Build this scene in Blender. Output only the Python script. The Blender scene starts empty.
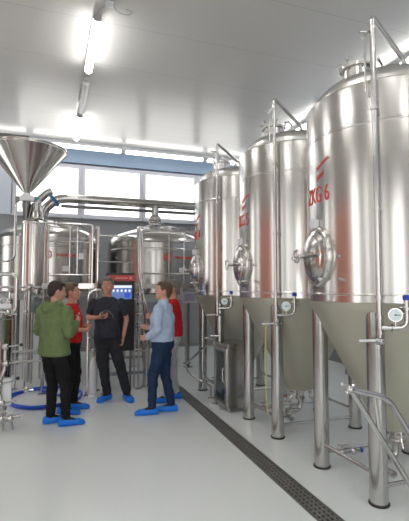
import bpy, bmesh, math, random
from mathutils import Vector, Matrix, Quaternion
random.seed(4)
C = bpy.context.scene.collection
PI = math.pi
V = Vector

# ------------------------------------------------------------------ materials
def mat(name, col, rough=.5, metal=0., spec=.5, coat=0., nscale=0, namt=0., bump=0., bscale=40, stretch=None, emis=None, es=0):
    m = bpy.data.materials.new(name); m.use_nodes = True
    nt = m.node_tree; b = nt.nodes['Principled BSDF']
    b.inputs['Base Color'].default_value = (*col, 1)
    b.inputs['Roughness'].default_value = rough
    b.inputs['Metallic'].default_value = metal
    b.inputs['Specular IOR Level'].default_value = spec
    b.inputs['Coat Weight'].default_value = coat
    if emis:
        b.inputs['Emission Color'].default_value = (*emis, 1); b.inputs['Emission Strength'].default_value = es
    tc = nt.nodes.new('ShaderNodeTexCoord'); mp = nt.nodes.new('ShaderNodeMapping')
    nt.links.new(tc.outputs['Object'], mp.inputs['Vector'])
    if stretch: mp.inputs['Scale'].default_value = stretch
    if namt:
        n = nt.nodes.new('ShaderNodeTexNoise'); n.inputs['Scale'].default_value = nscale; n.inputs['Detail'].default_value = 4
        nt.links.new(mp.outputs[0], n.inputs['Vector'])
        r = nt.nodes.new('ShaderNodeMapRange'); r.inputs[3].default_value = 1-namt; r.inputs[4].default_value = 1+namt
        nt.links.new(n.outputs['Fac'], r.inputs[0])
        mx = nt.nodes.new('ShaderNodeVectorMath'); mx.operation = 'SCALE'; mx.inputs[0].default_value = col
        nt.links.new(r.outputs[0], mx.inputs['Scale']); nt.links.new(mx.outputs[0], b.inputs['Base Color'])
    if bump:
        n = nt.nodes.new('ShaderNodeTexNoise'); n.inputs['Scale'].default_value = bscale; n.inputs['Detail'].default_value = 3
        nt.links.new(mp.outputs[0], n.inputs['Vector'])
        bp = nt.nodes.new('ShaderNodeBump'); bp.inputs['Strength'].default_value = bump; bp.inputs['Distance'].default_value = .01
        nt.links.new(n.outputs['Fac'], bp.inputs['Height']); nt.links.new(bp.outputs[0], b.inputs['Normal'])
    return m
STEEL = mat('brushed_steel', (.66,.64,.615), .21, 1, nscale=6, namt=.04, bump=.02, bscale=5, stretch=(1,1,.15))
STEELV = mat('vessel_steel', (.50,.49,.47), .22, 1, nscale=6, namt=.06, bump=.02, bscale=4, stretch=(1,1,.2))
DOME = mat('satin_steel', (.66,.65,.63), .33, 1, nscale=9, namt=.05)
CONE = mat('bead_blasted_steel', (.56,.545,.455), .5, .7, nscale=3, namt=.06)
LEGM = mat('leg_steel', (.52,.51,.50), .2, 1, nscale=8, namt=.05, stretch=(1,1,.1))
PIPE = mat('polished_pipe', (.60,.59,.58), .2, 1)
DARK = mat('dark_rubber', (.03,.03,.032), .5)
DSTEEL = mat('dark_steel', (.22,.22,.22), .35, .9)
GRATE = mat('grate_steel', (.30,.30,.29), .4, .8)
WHITE = mat('white_enamel', (.78,.80,.82), .35)
DIAL = mat('dial_face', (.72,.84,.88), .3)
BLUE = mat('blue_plastic', (.015,.06,.45), .35)
BLUEF = mat('blue_flange', (.03,.16,.42), .4)
RED = mat('red_lettering', (.62,.05,.03), .5)
REDP = mat('red_panel', (.55,.06,.06), .4)
HOSE = mat('blue_hose', (.015,.09,.60), .4)
COVER = mat('blue_shoe_cover', (.0,.19,.78), .5, bump=.6, bscale=30)
BLACK = mat('black_paint', (.012,.012,.014), .4)
PALE = mat('pale_plastic', (.75,.75,.78), .4)
YELL = mat('yellow_tube', (.55,.50,.18), .35)
HAIRD = mat('dark_brown_hair', (.035,.022,.016), .6, bump=.8, bscale=90)
HAIRB = mat('brown_hair', (.10,.055,.03), .6, bump=.8, bscale=90)
HAIRG = mat('grey_hair', (.17,.15,.13), .65, bump=.8, bscale=90)
HAIRL = mat('light_brown_hair', (.12,.075,.045), .6, bump=.8, bscale=90)
SKIN = mat('skin', (.62,.33,.24), .5, nscale=12, namt=.06)
SKINR = mat('ruddy_skin', (.56,.27,.19), .5, nscale=12, namt=.06)
def cloth(n, c, a=.08): return mat(n, c, .85, spec=.25, nscale=14, namt=a, bump=.35, bscale=70)
GREEN = cloth('green_fleece', (.15,.205,.09), .12)
DGREEN = cloth('dark_green_rib', (.012,.03,.02))
REDC = cloth('red_jersey', (.52,.016,.02))
NAVYT = cloth('charcoal_navy_jersey', (.035,.038,.052), .12)
SHIRTB = cloth('pale_blue_shirting', (.44,.55,.72), .06)
BLACKC = cloth('black_cotton', (.010,.010,.012))
CHARJ = cloth('charcoal_denim', (.030,.031,.038), .25)
NAVYJ = cloth('navy_denim', (.016,.035,.085), .25)
GREYT = cloth('light_grey_twill', (.46,.46,.48), .08)
SHOE = mat('black_leather', (.012,.012,.012), .4)

def nodes_add_lines(m, fn):
    nt = m.node_tree; fn(nt, nt.nodes['Principled BSDF'])
def chest_mark(m, base, col, kind):
    """printed mark on the chest, in object coordinates (the person faces +Y)"""
    nt = m.node_tree; b = nt.nodes['Principled BSDF']
    old = b.inputs['Base Color'].links[0].from_socket
    tc = nt.nodes.new('ShaderNodeTexCoord'); sx = nt.nodes.new('ShaderNodeSeparateXYZ'); nt.links.new(tc.outputs['Object'], sx.inputs[0])
    def M(op, a, bb=None, c=None):
        n = nt.nodes.new('ShaderNodeMath'); n.operation = op
        for i, q in enumerate((a, bb, c)):
            if q is None: continue
            if isinstance(q, (int, float)): n.inputs[i].default_value = q
            else: nt.links.new(q, n.inputs[i])
        return n.outputs[0]
    x, y, z = sx.outputs
    if kind == 'arc':
        dx = M('SUBTRACT', x, -.0); dz = M('SUBTRACT', z, 1.24)
        d = M('SQRT', M('ADD', M('MULTIPLY', dx, dx), M('MULTIPLY', dz, dz)))
        ring = M('COMPARE', d, .105, .012); up = M('GREATER_THAN', dz, -.01)
        ang = M('ARCTAN2', dz, dx); st = M('GREATER_THAN', M('SINE', M('MULTIPLY', ang, 34)), -.3)
        f = M('MULTIPLY', M('MULTIPLY', ring, up), M('MULTIPLY', st, M('GREATER_THAN', y, 0)))
    else:
        f = M('MULTIPLY', M('MULTIPLY', M('COMPARE', x, .075, .022), M('COMPARE', z, 1.33, .022)), M('GREATER_THAN', y, 0))
        f = M('MULTIPLY', f, M('GREATER_THAN', M('SINE', M('MULTIPLY', z, 420)), -.4))
    mx = nt.nodes.new('ShaderNodeMix'); mx.data_type = 'RGBA'
    nt.links.new(f, mx.inputs['Factor']); nt.links.new(old, mx.inputs['A']); mx.inputs['B'].default_value = (*col, 1)
    nt.links.new(mx.outputs['Result'], b.inputs['Base Color'])
chest_mark(NAVYT, None, (.13,.135,.15), 'arc')
chest_mark(REDC, None, (.75,.7,.7), 'badge')

# ------------------------------------------------------------------ helpers
class MB:
    def __init__(s): s.bm = bmesh.new()
    def box(s, lo, hi, bev=0):
        lo, hi = V(lo), V(hi); g = bmesh.ops.create_cube(s.bm, size=1)
        c = (lo+hi)/2; d = hi-lo
        for v in g['verts']: v.co = V((v.co.x*d.x, v.co.y*d.y, v.co.z*d.z))+c
        if bev:
            es = list({e for v in g['verts'] for e in v.link_edges})
            bmesh.ops.bevel(s.bm, geom=es, offset=bev, segments=2, affect='EDGES')
        return s
    def rings(s, rings, cap=True, closed=False):
        vs = [[s.bm.verts.new(p) for p in r] for r in rings]
        n = len(vs[0]); m = len(vs)
        for i in range(m if closed else m-1):
            a, b = vs[i], vs[(i+1) % m]
            for j in range(n):
                try: s.bm.faces.new((a[j], a[(j+1)%n], b[(j+1)%n], b[j]))
                except ValueError: pass
        if cap and not closed:
            s.bm.faces.new(vs[0][::-1]); s.bm.faces.new(vs[-1])
        return s
    def tube(s, pts, r, n=10, closed=False, fillet=0, rs=None):
        pts = [V(p) for p in pts]
        if fillet: pts = round_path(pts, fillet)
        m = len(pts); out = []; up = None
        for i, p in enumerate(pts):
            if closed: t = (pts[(i+1)%m]-pts[i-1]).normalized()
            else: t = ((pts[min(i+1,m-1)]-pts[max(i-1,0)])).normalized()
            if up is None:
                up = t.cross(V((0,0,1)))
                if up.length < .01: up = t.cross(V((0,1,0)))
                up.normalize()
            up = (up - t*up.dot(t)).normalized(); w = t.cross(up)
            rr = rs[i] if rs else r
            out.append([p+(up*math.cos(2*PI*k/n)+w*math.sin(2*PI*k/n))*rr for k in range(n)])
        return s.rings(out, closed=closed)
    def cyl(s, a, b, r, r2=None, n=20):
        a, b = V(a), V(b); t = (b-a).normalized()
        up = t.cross(V((0,0,1)))
        if up.length < .01: up = V((1,0,0))
        up.normalize(); w = t.cross(up); r2 = r if r2 is None else r2
        return s.rings([[p+(up*math.cos(2*PI*k/n)+w*math.sin(2*PI*k/n))*q for k in range(n)] for p, q in ((a,r),(b,r2))])
    def lathe(s, prof, c=(0,0,0), axis=(0,0,1), n=64):
        c = V(c); q = V((0,0,1)).rotation_difference(V(axis))
        return s.rings([[c+q@V((max(r,1e-4)*math.cos(2*PI*k/n), max(r,1e-4)*math.sin(2*PI*k/n), z)) for k in range(n)] for r, z in prof])
    def ell(s, c, r, q=None, u=16, v=10):
        g = bmesh.ops.create_uvsphere(s.bm, u_segments=u, v_segments=v, radius=1)
        for w in g['verts']:
            p = V((w.co.x*r[0], w.co.y*r[1], w.co.z*r[2]))
            if q is not None: p = q@p
            w.co = p+V(c)
        return s
    def ring(s, c, R, r, axis=(0,0,1), n=32, m=8, sx=1, sy=1):
        q = V((0,0,1)).rotation_difference(V(axis)); c = V(c)
        return s.rings([[c+q@V(((R+r*math.cos(2*PI*j/m))*math.cos(2*PI*i/n)*sx, (R+r*math.cos(2*PI*j/m))*math.sin(2*PI*i/n)*sy, r*math.sin(2*PI*j/m))) for j in range(m)] for i in range(n)], closed=True)
    def build(s, name, m, parent=None, ang=35, loc=None, label=None):
        bmesh.ops.recalc_face_normals(s.bm, faces=s.bm.faces)
        me = bpy.data.meshes.new(name); s.bm.to_mesh(me); s.bm.free()
        for p in me.polygons: p.use_smooth = True
        if ang < 180: me.set_sharp_from_angle(angle=math.radians(ang))
        me.materials.append(m)
        o = bpy.data.objects.new(name, me); C.objects.link(o)
        if parent: o.parent = parent
        if loc: o.location = loc
        if label: o['label'] = label
        return o
def round_path(pts, f, k=6):
    out = [pts[0]]
    for i in range(1, len(pts)-1):
        p, a, b = pts[i], pts[i-1], pts[i+1]
        d = min(f, (a-p).length*.49, (b-p).length*.49)
        s, e = p+(a-p).normalized()*d, p+(b-p).normalized()*d
        for j in range(k+1):
            t = j/k; out.append(s*(1-t)**2+p*2*t*(1-t)+e*t*t)
    out.append(pts[-1]); return out
def thing(name, label, cat, loc=(0,0,0), rz=0, group=None):
    o = bpy.data.objects.new(name, None); C.objects.link(o); o.empty_display_size = .1
    o.location = loc; o.rotation_euler = (0,0,rz); return tag(o, label, cat, group)
def tag(o, label, cat, group=None, kind=None):
    o['label'] = label; o['category'] = cat
    if group: o['group'] = group
    if kind: o['kind'] = kind
    return o
def struct(o): o['kind'] = 'structure'; return o
def copy_tree(o, parent=None):
    c = o.copy(); C.objects.link(c)
    if parent: c.parent = parent
    for ch in list(o.children): copy_tree(ch, c)
    return c
def text_verts(s, size, m, name, parent, fn, ang=180):
    """lettering as thin mesh bent onto a surface; fn maps (u, v, depth) to a point"""
    cu = bpy.data.curves.new('lettering', 'FONT'); cu.body = s; cu.size = size; cu.extrude = .002; cu.align_x = 'CENTER'; cu.resolution_u = 4
    o = bpy.data.objects.new('lettering', cu); C.objects.link(o)
    bpy.context.view_layer.update()
    me = bpy.data.meshes.new_from_object(o.evaluated_get(bpy.context.evaluated_depsgraph_get()))
    bpy.data.objects.remove(o)
    bm = bmesh.new(); bm.from_mesh(me); bmesh.ops.triangulate(bm, faces=bm.faces)
    bmesh.ops.subdivide_edges(bm, edges=[e for e in bm.edges if e.calc_length() > size*.25], cuts=2)
    for v in bm.verts: v.co = fn(*v.co)
    bm.to_mesh(me); bm.free(); me.materials.clear(); me.materials.append(m); me.name = name
    t = bpy.data.objects.new(name, me); C.objects.link(t); t.parent = parent
    return t

# ------------------------------------------------------------------ room shell
X0, X1, Y0, Y1, ZC = -4.5, 6.2, -5.0, 12.09, 5.40
FLOOR = mat('grey_epoxy_floor', (.78,.82,.825), .22, nscale=1.3, namt=.035, spec=.5)
CEIL = mat('ceiling_panels', (.64,.635,.61), .24, nscale=.8, namt=.03, spec=.55)
def seams(nt, b):
    old = b.inputs['Base Color'].links[0].from_socket
    tc = nt.nodes.new('ShaderNodeTexCoord'); w = nt.nodes.new('ShaderNodeSeparateXYZ'); nt.links.new(tc.outputs['Object'], w.inputs[0])
    p = nt.nodes.new('ShaderNodeMath'); p.operation = 'PINGPONG'; p.inputs[1].default_value = .6; nt.links.new(w.outputs['Y'], p.inputs[0])
    g = nt.nodes.new('ShaderNodeMath'); g.operation = 'LESS_THAN'; g.inputs[1].default_value = .006; nt.links.new(p.outputs[0], g.inputs[0])
    mx = nt.nodes.new('ShaderNodeMix'); mx.data_type = 'RGBA'; nt.links.new(g.outputs[0], mx.inputs['Factor']); nt.links.new(old, mx.inputs['A'])
    mx.inputs['B'].default_value = (.5,.5,.49,1); nt.links.new(mx.outputs['Result'], b.inputs['Base Color'])
nodes_add_lines(CEIL, seams)
WALLU = mat('pale_wall_paint', (.60,.65,.74), .6)
WALLG = mat('grey_wall_cladding', (.30,.31,.33), .5)
WALLW = mat('white_wall_panel', (.72,.74,.75), .45)
BEAMB = mat('blue_grey_lintel', (.24,.33,.46), .5)
WALLD = mat('taupe_wall', (.36,.35,.34), .6)
ORANGE = mat('orange_streak_door', (.74,.27,.18), .6)
FRAME = mat('white_window_frame', (.56,.58,.64), .4)
GLASS = bpy.data.materials.new('window_glass'); GLASS.use_nodes = True
nt = GLASS.node_tree; nt.nodes.clear()
o_ = nt.nodes.new('ShaderNodeOutputMaterial'); mxs = nt.nodes.new('ShaderNodeMixShader'); tr = nt.nodes.new('ShaderNodeBsdfTransparent'); gl = nt.nodes.new('ShaderNodeBsdfGlossy'); gl.inputs['Roughness'].default_value = .02
mxs.inputs[0].default_value = .06; nt.links.new(tr.outputs[0], mxs.inputs[1]); nt.links.new(gl.outputs[0], mxs.inputs[2]); nt.links.new(mxs.outputs[0], o_.inputs[0])

struct(MB().box((X0,Y0,-.12),(X1,Y1,0)).build('floor', FLOOR))
struct(MB().box((X0,Y0,ZC),(X1,Y1,ZC+.15)).build('ceiling', CEIL))
def wall(name, m, axis, pos, th, a0, a1, z0, z1, holes):
    """wall as boxes round rectangular openings that share one height band; axis = 'x' runs along x"""
    b = MB()
    def bx(u0, u1, w0, w1):
        if u1-u0 < 1e-4 or w1-w0 < 1e-4: return
        if axis == 'x': b.box((u0, min(pos,pos+th), w0), (u1, max(pos,pos+th), w1))
        else: b.box((min(pos,pos+th), u0, w0), (max(pos,pos+th), u1, w1))
    if holes:
        zl, zh = holes[0][2], holes[0][3]
        bx(a0, a1, z0, zl); bx(a0, a1, zh, z1); u = a0
        for h in sorted(holes): bx(u, h[0], zl, zh); u = h[1]
        bx(u, a1, zl, zh)
    else: bx(a0, a1, z0, z1)
    return struct(b.build(name, m))
wn = 0
def window(axis, pos, u0, u1, z0, z1, fw=.07, mull=()):
    global wn; wn += 1
    def P(u, d, z): return (u, pos+d, z) if axis == 'x' else (pos+d, u, z)
    def bb(b, u0_, u1_, d0, d1, z0_, z1_):
        p, q = P(u0_, d0, z0_), P(u1_, d1, z1_)
        b.box([min(a,c) for a, c in zip(p,q)], [max(a,c) for a, c in zip(p,q)])
    root = thing('window_%d' % wn, '', '', P((u0+u1)/2, 0, z0)); del root['label']; del root['category']; struct(root)
    inv = V(P((u0+u1)/2, 0, z0))
    f = MB()
    bb(f, u0, u1, -.03, .06, z0, z0+fw); bb(f, u0, u1, -.03, .06, z1-fw, z1)
    bb(f, u0, u0+fw, -.03, .06, z0+fw, z1-fw); bb(f, u1-fw, u1, -.03, .06, z0+fw, z1-fw)
    for m_ in mull: bb(f, m_-fw/2, m_+fw/2, -.03, .06, z0+fw, z1-fw)
    o = f.build('window_frame', FRAME, root); o.location = -inv
    g = MB(); bb(g, u0+fw, u1-fw, .02, .026, z0+fw, z1-fw); o = g.build('window_pane', GLASS, root); o.location = -inv
    s = MB(); bb(s, u0-.03, u1+.03, -.09, -.03, z0-.03, z0+.012); o = s.build('window_sill', FRAME, root); o.location = -inv
# back wall windows (photo: glass 45..82, 87..139, 147..193)
WB = [(-.95,.755),(.76,2.42),(2.425,4.05),(4.055,5.5)]
ZW0, ZW1 = 3.56, 4.99
hz = [(-.95, 5.5, ZW0, ZW1)]
wall('wall_back', WALLG, 'x', Y1, .25, X0, X1, 0, ZC, hz)
struct(MB().box((X0, Y1-.03, 3.56),(-.98, Y1, ZC)).build('trim_1', WALLU))
for a, b_ in WB: window('x', Y1-.02, a, b_, ZW0, ZW1, .09)
struct(MB().box((-.97, Y1-.10, 5.03),(X1, Y1-.001, ZC)).build('trim_2', BEAMB))
struct(MB().box((-1.6, Y1-.025, .02),(.75, Y1-.001, 1.75)).build('trim_3', WALLW))
struct(MB().box((.75, Y1-.04, 0),(X1, Y1-.001, .12)).build('baseboard_back', GRATE))
# left wall with an orange door and tall windows added out of view for reflected streaks, rear wall with a bright gate, right wall
WLH = [(-3.9,-3.1),(-2.2,-1.1),(.2,.8),(1.9,3.1),(7.0,7.6),(8.9,10.2)]  # unseen openings, spaced to mirror bright and dark streaks on the tanks
wall('wall_left', WALLD, 'y', X0, -.25, Y0, Y1, 0, ZC, [(a, b_, .9, 4.4) for a, b_ in WLH])
for a, b_ in WLH: window('y', X0, a, b_, .9, 4.4, .07)
d = MB()
for k in range(18): d.box((X0+.0, 3.3, .02+k*.2),(X0+.05, 6.6, .21+k*.2), .012)
struct(d.build('streak_door_1', ORANGE))  # unseen orange surface, added for the warm streaks reflected in the steel
wall('wall_front', WALLD, 'x', Y0, -.25, X0, X1, 0, ZC, [(-4.0,-1.2,.3,4.3),(.6,3.6,.3,4.3)])
window('x', Y0, -4.0, -1.2, .3, 4.3, .08, (-2.6,)); window('x', Y0, .6, 3.6, .3, 4.3, .08, (2.1,))
wall('wall_right', WALLG, 'y', X1, .25, Y0, Y1, 0, ZC, None)
struct(MB().box((X1-.02, Y0, 2.6),(X1, Y1, ZC)).build('trim_4', WALLU))
struct(MB().box((X1-.03, Y0, 0),(X1, Y1, .12)).build('baseboard_right', GRATE))

# ------------------------------------------------------------------ floor drain
dr = thing('floor_drain', 'long slotted dark steel drain channel running along the floor beside the big tanks', 'drain', (1.995,4.35,0), math.atan2(-.13,5.7)*1)
L = 5.9; y_ = -2.98
MB().box((-.080,y_,0),(.080,y_+L,.003)).build('trough', DARK, dr)
g = MB()
for k in range(5): g.box((-.08+k*.04-.0105,y_,.002),(-.08+k*.04+.0105,y_+L,.010))
n = int(L/.055)
for k in range(n): g.box((-.08,y_+k*.055,.002),(.08,y_+k*.055+.022,.0095))
g.build('grate', GRATE, dr)
g = MB(); g.box((-.090,y_,0),(-.078,y_+L,.012)); g.box((.078,y_,0),(.090,y_+L,.012)); g.build('edge_frame', DSTEEL, dr)

# ------------------------------------------------------------------ ceiling lights
TUBE = bpy.data.materials.new('lit_tube'); TUBE.use_nodes = True
b_ = TUBE.node_tree.nodes['Principled BSDF']; b_.inputs['Emission Color'].default_value = (1,.98,.95,1); b_.inputs['Emission Strength'].default_value = 8
b_.inputs['Base Color'].default_value = (.9,.9,.9,1)
TUBE2 = TUBE.copy(); TUBE2.node_tree.nodes['Principled BSDF'].inputs['Emission Strength'].default_value = 2.2
TOFF = mat('unlit_tube', (.62,.62,.63), .2)
GREYP = mat('fixture_grey', (.42,.42,.43), .4)
def fixture(x, y, along, ln, lit, label, group=None, z=5.29):
    t = thing('ceiling_light', label, 'light', (x, y, z), 0 if along == 'y' else -PI/2, group)
    h = ln/2
    b = MB(); b.box((-.055,-h,.005),(.055,h,.045), .008)
    for s in (-1,1): b.box((-.05,s*h-.02,-.03),(.05,s*h+.02,.04), .008)
    b.build('housing', GREYP, t)
    b = MB(); b.lathe([(.0,-h+.02),(.058,-h+.03),(.058,h-.03),(.0,h-.02)], (0,0,-.02), (0,1,0), 16); b.build('diffuser', (TUBE if along == 'y' else TUBE2) if lit else TOFF, t)
    for s in (-1,1): MB().box((-.012,s*h*.6-.01,.04),(.012,s*h*.6+.01,ZC-z)).build('bracket', GREYP, t)
    return t
fixture(.53, 6.52, 'y', 1.45, True, 'bright lit tube light on the ceiling, the largest and nearest in view')
fixture(.53, 8.32, 'y', 1.40, False, 'unlit grey tube light on the ceiling between two lit ones')
fixture(.53, 10.05, 'y', 1.40, True, 'short looking lit tube light just in front of the row along the windows')
fixture(-1.7, 11.35, 'x', 2.2, True, 'lit tube light above the malt hopper at the left end of the window row')
fixture(.62, 11.35, 'x', 2.2, True, 'long lit tube light over the left and middle windows')
fixture(2.9, 11.35, 'x', 2.2, True, 'long lit tube light above the right window, ending behind the far tank')
fixture(5.05, 11.35, 'x', 1.9, True, 'lit tube light at the hidden right end of the window row')
fixture(5.3, 5.6, 'y', 1.6, True, 'lit tube light above the tank with the number 6')
fixture(5.3, 8.6, 'y', 1.6, True, 'lit tube light over the space behind the row of tanks')
for k, yy in enumerate((3.0, 0.2, -2.6)): fixture(.53, yy, 'y', 1.45, True, 'added unseen tube light on the ceiling nearer than the frame shows', 'added tube lights towards the rear of the hall')  # extra tubes out of view, added as fill light
for k, yy in enumerate((7.5, 3.5, -.5)): fixture(-2.9, yy, 'y', 1.45, True, 'added unseen tube light on the ceiling over the left side of the hall', 'added tube lights over the left side of the hall')  # second unseen row, added to brighten the hall
jb = thing('junction_box', 'small grey box with a drooping cable at the near end of the ceiling light', 'junction box', (.66,5.55,5.40))
MB().box((-.05,-.05,-.05),(.05,.05,0), .01).build('box', PALE, jb)
MB().tube([(.05,0,-.03),(.12,.03,-.10),(.26,.05,-.09),(.32,.05,-.03),(.22,.04,-.02)], .008, 8, fillet=.05).build('cable', GREYP, jb)
MB().tube([(-.05,.03,-.03),(-.12,.10,-.06),(-.13,.22,-.05)], .006, 8, fillet=.04).build('wire', GREYP, jb)

for k, yy in enumerate((6.5, 3.4, .3, -2.8)): fixture(3.4, yy, 'y', 1.45, True, 'added unseen tube light on the ceiling nearer than the tanks', 'added tube lights nearer than the row of tanks') if yy < 1 else None  # more off-view tubes, added to lift floor and ceiling brightness
# ------------------------------------------------------------------ fermentation tanks
CX, RT = 3.0, .757
ZB, ZT = 1.565, 3.375
def build_tank():
    t = thing('fermentation_tank', 'x', 'tank', (CX, 3.24, 0))
    MB().lathe([(RT-.03,ZB-.002),(RT,ZB+.01),(RT,ZB+.065),(RT+.003,ZB+.07),(RT+.003,ZB+.078),(RT,ZB+.083),(RT,3.02),(RT+.003,3.026),(RT+.003,3.036),(RT,3.042),(RT,ZT-.015),(RT-.012,ZT),(RT-.10,ZT+.012)], n=96).build('jacket', STEEL, t, ang=18)
    MB().lathe([(.665,ZT-.01),(.665,ZT+.06),(.65,ZT+.11),(.60,ZT+.16),(.50,ZT+.185),(.35,ZT+.21),(.15,ZT+.225),(.0,ZT+.228)], n=80).build('dome', DOME, t, ang=50)
    MB().lathe([(RT-.012,ZB+.005),(RT-.02,ZB-.03),(RT-.05,ZB-.08),(.20,.50),(.17,.46),(.165,.43),(0,.425)], n=80).build('cone', CONE, t, ang=30)
    lp = [(-.53,-.38),(-.53,.38),(.53,-.38),(.53,.38)]
    for x, y in lp:
        o = MB().cyl((x,y,.018),(x,y,1.50),.071,n=28).build('leg', LEGM, t)
        MB().lathe([(.0,0),(.078,0),(.081,.006),(.081,.016),(.04,.024),(.03,.05),(0,.05)],(x,y,0),n=28).build('foot', DARK, o)
    for a, b, z in ((0,1,.215),(2,3,.215),(0,2,.13),(1,3,.13)):
        MB().cyl((*lp[a],z),(*lp[b],z),.019,n=14).build('strut', PIPE, t)
    # side manway
    nx = V((-.995,.10,0)).normalized(); c = nx*RT+V((0,0,1.97))
    def oval(R, r, off, sx=.84): # hatch ring, taller than wide
        side = V((0,0,1)).cross(nx); b = MB(); N, Mm = 40, 10
        return b.rings([[c+nx*(off+r*math.sin(2*PI*j/Mm))+side*((R+r*math.cos(2*PI*j/Mm))*math.cos(2*PI*i/N)*sx)+V((0,0,1))*((R+r*math.cos(2*PI*j/Mm))*math.sin(2*PI*i/N)) for j in range(Mm)] for i in range(N)], closed=True)
    side = V((0,0,1)).cross(nx)
    mw = oval(.245,.030,.0).build('manway', STEEL, t)
    b = MB(); N = 40
    b.rings([[c+nx*off+side*(R*math.cos(2*PI*i/N)*.84)+V((0,0,1))*(R*math.sin(2*PI*i/N)) for i in range(N)] for R, off in ((.232,-.03),(.226,.035),(.19,.05),(.185,.065),(.14,.085),(.07,.10),(.005,.104))])
    b.build('manway_door', STEEL, mw)
    b = MB(); b.tube([c+nx*.12+side*-.245, c+nx*.135+side*-.1, c+nx*.14, c+nx*.135+side*.1, c+nx*.12+side*.245], .016, 10)
    b.cyl(c+nx*.09, c+nx*.20, .014); b.build('crossbar', PIPE, mw)
    b = MB(); b.ring(c+nx*.20, .055, .009, nx, 20, 8); b.cyl(c+nx*.2-side*.055, c+nx*.2+side*.055, .006, n=8); b.cyl(c+nx*.2-V((0,0,.055)), c+nx*.2+V((0,0,.055)), .006, n=8); b.build('hand_wheel', PIPE, mw)
    b = MB(); b.box(c+nx*.03+V((-.02,-.045,.25)), c+nx*.03+V((.03,.045,.33)), .008); b.build('hinge_bracket', PALE, mw)
    b = MB(); b.cyl(c+nx*.02+side*.24+V((0,0,-.20)), c+nx*.12+side*.28+V((0,0,-.21)), .012, n=10); b.ell(c+nx*.13+side*.285+V((0,0,-.21)), (.02,.02,.02)); b.build('latch', PIPE, mw)
    # top manway with clamps
    tc = V((-.34,.0,.085))
    tm = MB().lathe([(.125,ZT+.02),(.125,ZT+.245),(.15,ZT+.25),(.15,ZT+.275),(.13,ZT+.28),(.10,ZT+.30),(.0,ZT+.315)], tc, n=40).build('top_manway', STEEL, t)
    for k in range(6):
        a = k*PI/3+.3; p = tc+V((math.cos(a)*.15, math.sin(a)*.15, ZT+.24)); b = MB()
        b.cyl(p, p+V((0,0,.075)), .009, n=8); b.cyl(p+V((0,0,.075))-V((math.cos(a),math.sin(a),0))*.02, p+V((0,0,.08))+V((math.cos(a),math.sin(a),0))*.035, .008, n=8); b.ell(p+V((0,0,.09)), (.014,.014,.014), u=8, v=6)
        b.build('clamp', PIPE, tm)
    b = MB(); b.cyl((-.12,-.08,ZT+.19),(-.12,-.08,ZT+.33),.03); b.cyl((-.12,-.08,ZT+.29),(-.12,-.08,ZT+.31),.045); b.tube([(-.12,-.08,ZT+.33),(-.12,-.08,ZT+.40),(-.2,-.12,ZT+.42)], .012, fillet=.03); b.build('relief_valve', PIPE, t)
    b = MB(); b.cyl((.1,.15,ZT+.2),(.1,.15,ZT+.36),.022); b.ell((.1,.15,ZT+.37),(.035,.035,.02)); b.build('spray_inlet', PIPE, t)
    # riser
    rx, ry = -.63, -.545
    rp = MB(); rp.tube([(rx,ry,1.36),(rx,ry,3.85),(rx+.42,ry+.11,3.62),(rx+.46,ry+.13,ZT+.12)], .021, 14, fillet=.045); rp = rp.build('riser_pipe', PIPE, t)
    for z in (1.62, 1.47, 2.3, 3.1):
        b = MB(); b.cyl((rx,ry,z-.012),(rx,ry,z+.012),.030,n=16); b.cyl((rx,ry,z),(rx*.90,ry*.90,z),.009,n=8); b.build('pipe_clip', PIPE, rp)
    b = MB(); b.tube([(rx-.05,ry+.06,3.69),(rx-.02,ry+.03,3.74)], .01); b.cyl((rx-.035,ry+.05,3.25),(rx-.035,ry+.05,3.72),.009,n=8); b.cyl((rx-.08,ry+.05,3.735),(rx+.0,ry+.03,3.735),.011,n=8); b.build('vent_line', PIPE, rp)
    # loop with gauge and blue cap
    ux, uy = .93, -.37
    lo = MB(); P = lambda a, z: (rx+ux*a, ry+uy*a, z)
    lo.tube([P(0,1.39),P(.205,1.39),P(.205,1.60)], .019, 12, fillet=.07); lo.cyl(P(.205,1.53),P(.205,1.545),.032,n=16); lo.cyl(P(.09,1.39),P(.10,1.39),.03,n=12); lo.cyl(P(.0,1.34),P(.0,1.37),.03,n=12)
    lo = lo.build('sample_loop', PIPE, rp)
    MB().lathe([(0,1.60),(.026,1.60),(.027,1.625),(.018,1.64),(0,1.642)], (P(.205,0)[0],P(.205,0)[1],0), n=16).build('blue_cap', BLUE, lo, label='blue cap')
    b = MB(); b.cyl(P(.15,1.545),P(.26,1.545),.006,n=8); b.cyl(P(.15,1.50),P(.26,1.50),.006,n=8); b.build('wing_nut', PIPE, lo)
    gx, gy = P(.105,0)[0]-.0, P(.105,0)[1]-.02; n_ = V((-.62,-.78,0)).normalized()
    gc = V((gx,gy,1.49)); b = MB(); b.cyl(gc-n_*.012, gc+n_*.022, .052, n=28); b.cyl((gx,gy,1.40),(gx,gy,1.45),.010,n=10)
    ga = b.build('pressure_gauge', PIPE, lo)
    b = MB(); b.cyl(gc+n_*.0215, gc+n_*.024, .045, n=28); b.build('dial', DIAL, ga)
    s_ = n_.cross(V((0,0,1))); b = MB()
    b.cyl(gc+n_*.026-s_*.034, gc+n_*.026+s_*.006, .0028, n=6); b.cyl(gc+n_*.0245, gc+n_*.027, .007, n=10); b.build('needle', BLACK, ga)
    # sample cock, tube
    b = MB(); b.cyl((rx,ry,1.30),(rx,ry,1.37),.018,n=12); b.cyl((rx-.02,ry,1.29),(rx+.02,ry,1.29),.028,n=12); b.ell((rx,ry,1.29),(.032,.032,.03)); b.cyl((rx,ry,1.29),(rx+.1,ry+.085,1.29),.012,n=8)
    ck = b.build('sample_cock', PIPE, rp)
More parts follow.
